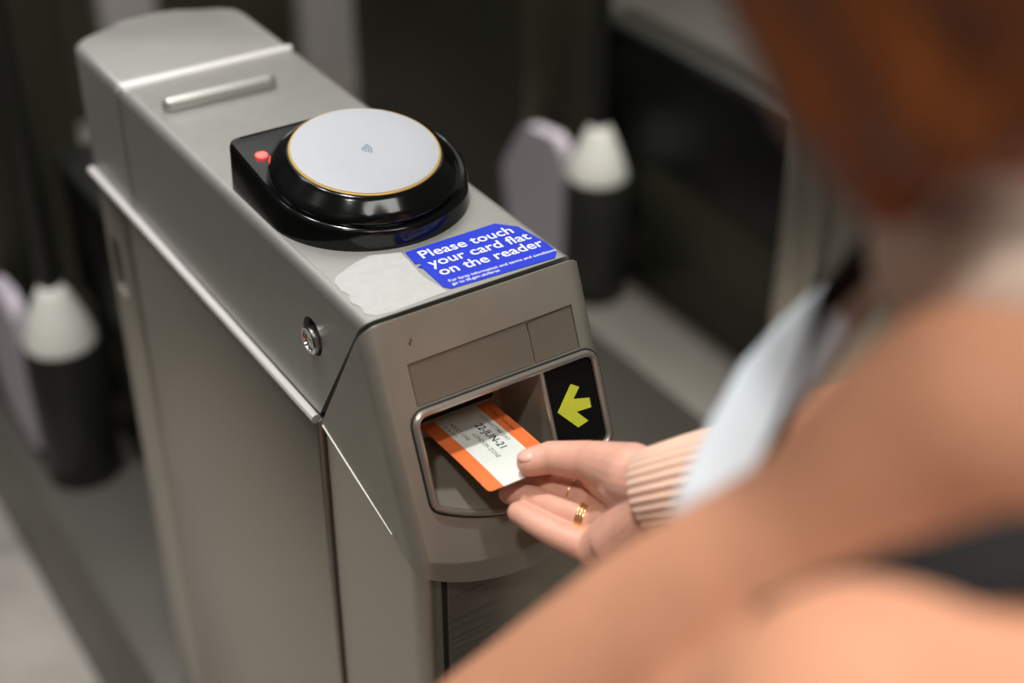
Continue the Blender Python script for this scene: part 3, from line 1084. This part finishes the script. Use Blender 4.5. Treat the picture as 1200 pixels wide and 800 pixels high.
obj('strap', ribbon(bag_front, 0.026, 0.004, [(0.2, 0.2, 1)] * 2 + [(0.1, 0, 1), (0.4, 0.1, 1), (0.9, 0.3, 0.3), (0.9, 0.3, 0.3), (0, 1, 0), (0, 1, 0)]), 'blackfab', bg, smooth=180)
bm = bmesh.new()
box(bm, -0.235, -0.165, -0.60, -0.36, 0.70, 0.89, 0.018, 4, T=lambda x, y, z: pv_(x, y, z))
obj('bag_body', bm, 'blackfab', bg)

# ------------------------------------------------------------------ light
def area(name, loc, target, sx, sy, power, col=(1, 1, 1)):
    l = bpy.data.lights.new(name, 'AREA')
    l.shape = 'RECTANGLE'
    l.size, l.size_y = sx, sy
    l.energy = power
    l.color = col
    o = bpy.data.objects.new(name, l)
    C.objects.link(o)
    o.location = loc
    d = Vector(target) - Vector(loc)
    o.rotation_euler = d.to_track_quat('-Z', 'Y').to_euler()
    return o


area('ceiling_spot_lamp', (-0.12, 0.14, 3.1), (0.0, -0.05, 1.0), 0.16, 0.16, 29, (1.0, 0.99, 0.96))
def spot(name, loc, target, ang, power, rad, col):
    l = bpy.data.lights.new(name, 'SPOT')
    l.spot_size = math.radians(ang)
    l.spot_blend = 0.6
    l.shadow_soft_size = rad
    l.energy = power
    l.color = col
    o = bpy.data.objects.new(name, l)
    C.objects.link(o)
    o.location = loc
    o.rotation_euler = (Vector(target) - Vector(loc)).to_track_quat('-Z', 'Y').to_euler()


spot('aisle_downlight', (0.95, 0.95, 3.1), (0.95, 0.88, 0.3), 27, 330, 0.12, (1.0, 0.97, 0.92))  # added lamp, brightens plinth, cone and flap of the second gate
spot('queue_downlight', (-0.85, -0.88, 3.1), (0.03, -0.42, 1.25), 24, 88, 0.10, (1.0, 0.97, 0.92))  # fill lamp added for the shoulder, collar and scarf
spot('side_downlight', (-0.55, 0.6, 3.1), (-0.55, 0.6, 0.0), 46, 150, 0.15, (1.0, 0.96, 0.98))  # added fill for the floor on the left and the gate side
area('ceiling_light_panel', (1.7, 3.0, 3.1), (1.7, 3.0, 0), 4.0, 4.0, 36, (1.0, 0.98, 0.95))
area('ceiling_light_strip', (-0.6, 1.2, 3.0), (-0.5, 1.2, 0.0), 0.3, 2.5, 12, (0.98, 0.95, 1.0))
area('ceiling_light_entrance', (0.1, -1.6, 3.0), (0.0, -0.4, 1.1), 1.4, 0.6, 20, (1.0, 0.99, 0.95))
w = bpy.data.worlds.new('station_air')
bpy.context.scene.world = w
w.use_nodes = True
w.node_tree.nodes['Background'].inputs[0].default_value = lin((90, 88, 76))
w.node_tree.nodes['Background'].inputs[1].default_value = 0.5

# ------------------------------------------------------------------ camera
cam = bpy.data.cameras.new('camera')
co = bpy.data.objects.new('camera', cam)
C.objects.link(co)
rot = Matrix((CR, -CD, -CF)).transposed()
co.matrix_world = Matrix.Translation(CAM) @ rot.to_4x4()
cam.sensor_width = 36.0
cam.lens = 1753.909 / 1200 * 36.0
cam.clip_start = 0.02
cam.dof.use_dof = True
cam.dof.focus_distance = 0.99
cam.dof.aperture_fstop = 2.35
bpy.context.scene.camera = co
sc_ = bpy.context.scene
sc_.view_settings.view_transform = 'Standard'
sc_.view_settings.look = 'None'
sc_.view_settings.exposure = 0.12
sc_.view_settings.gamma = 1.0
sc_.view_settings.use_curve_mapping = False
sc_.cycles.use_denoising = True
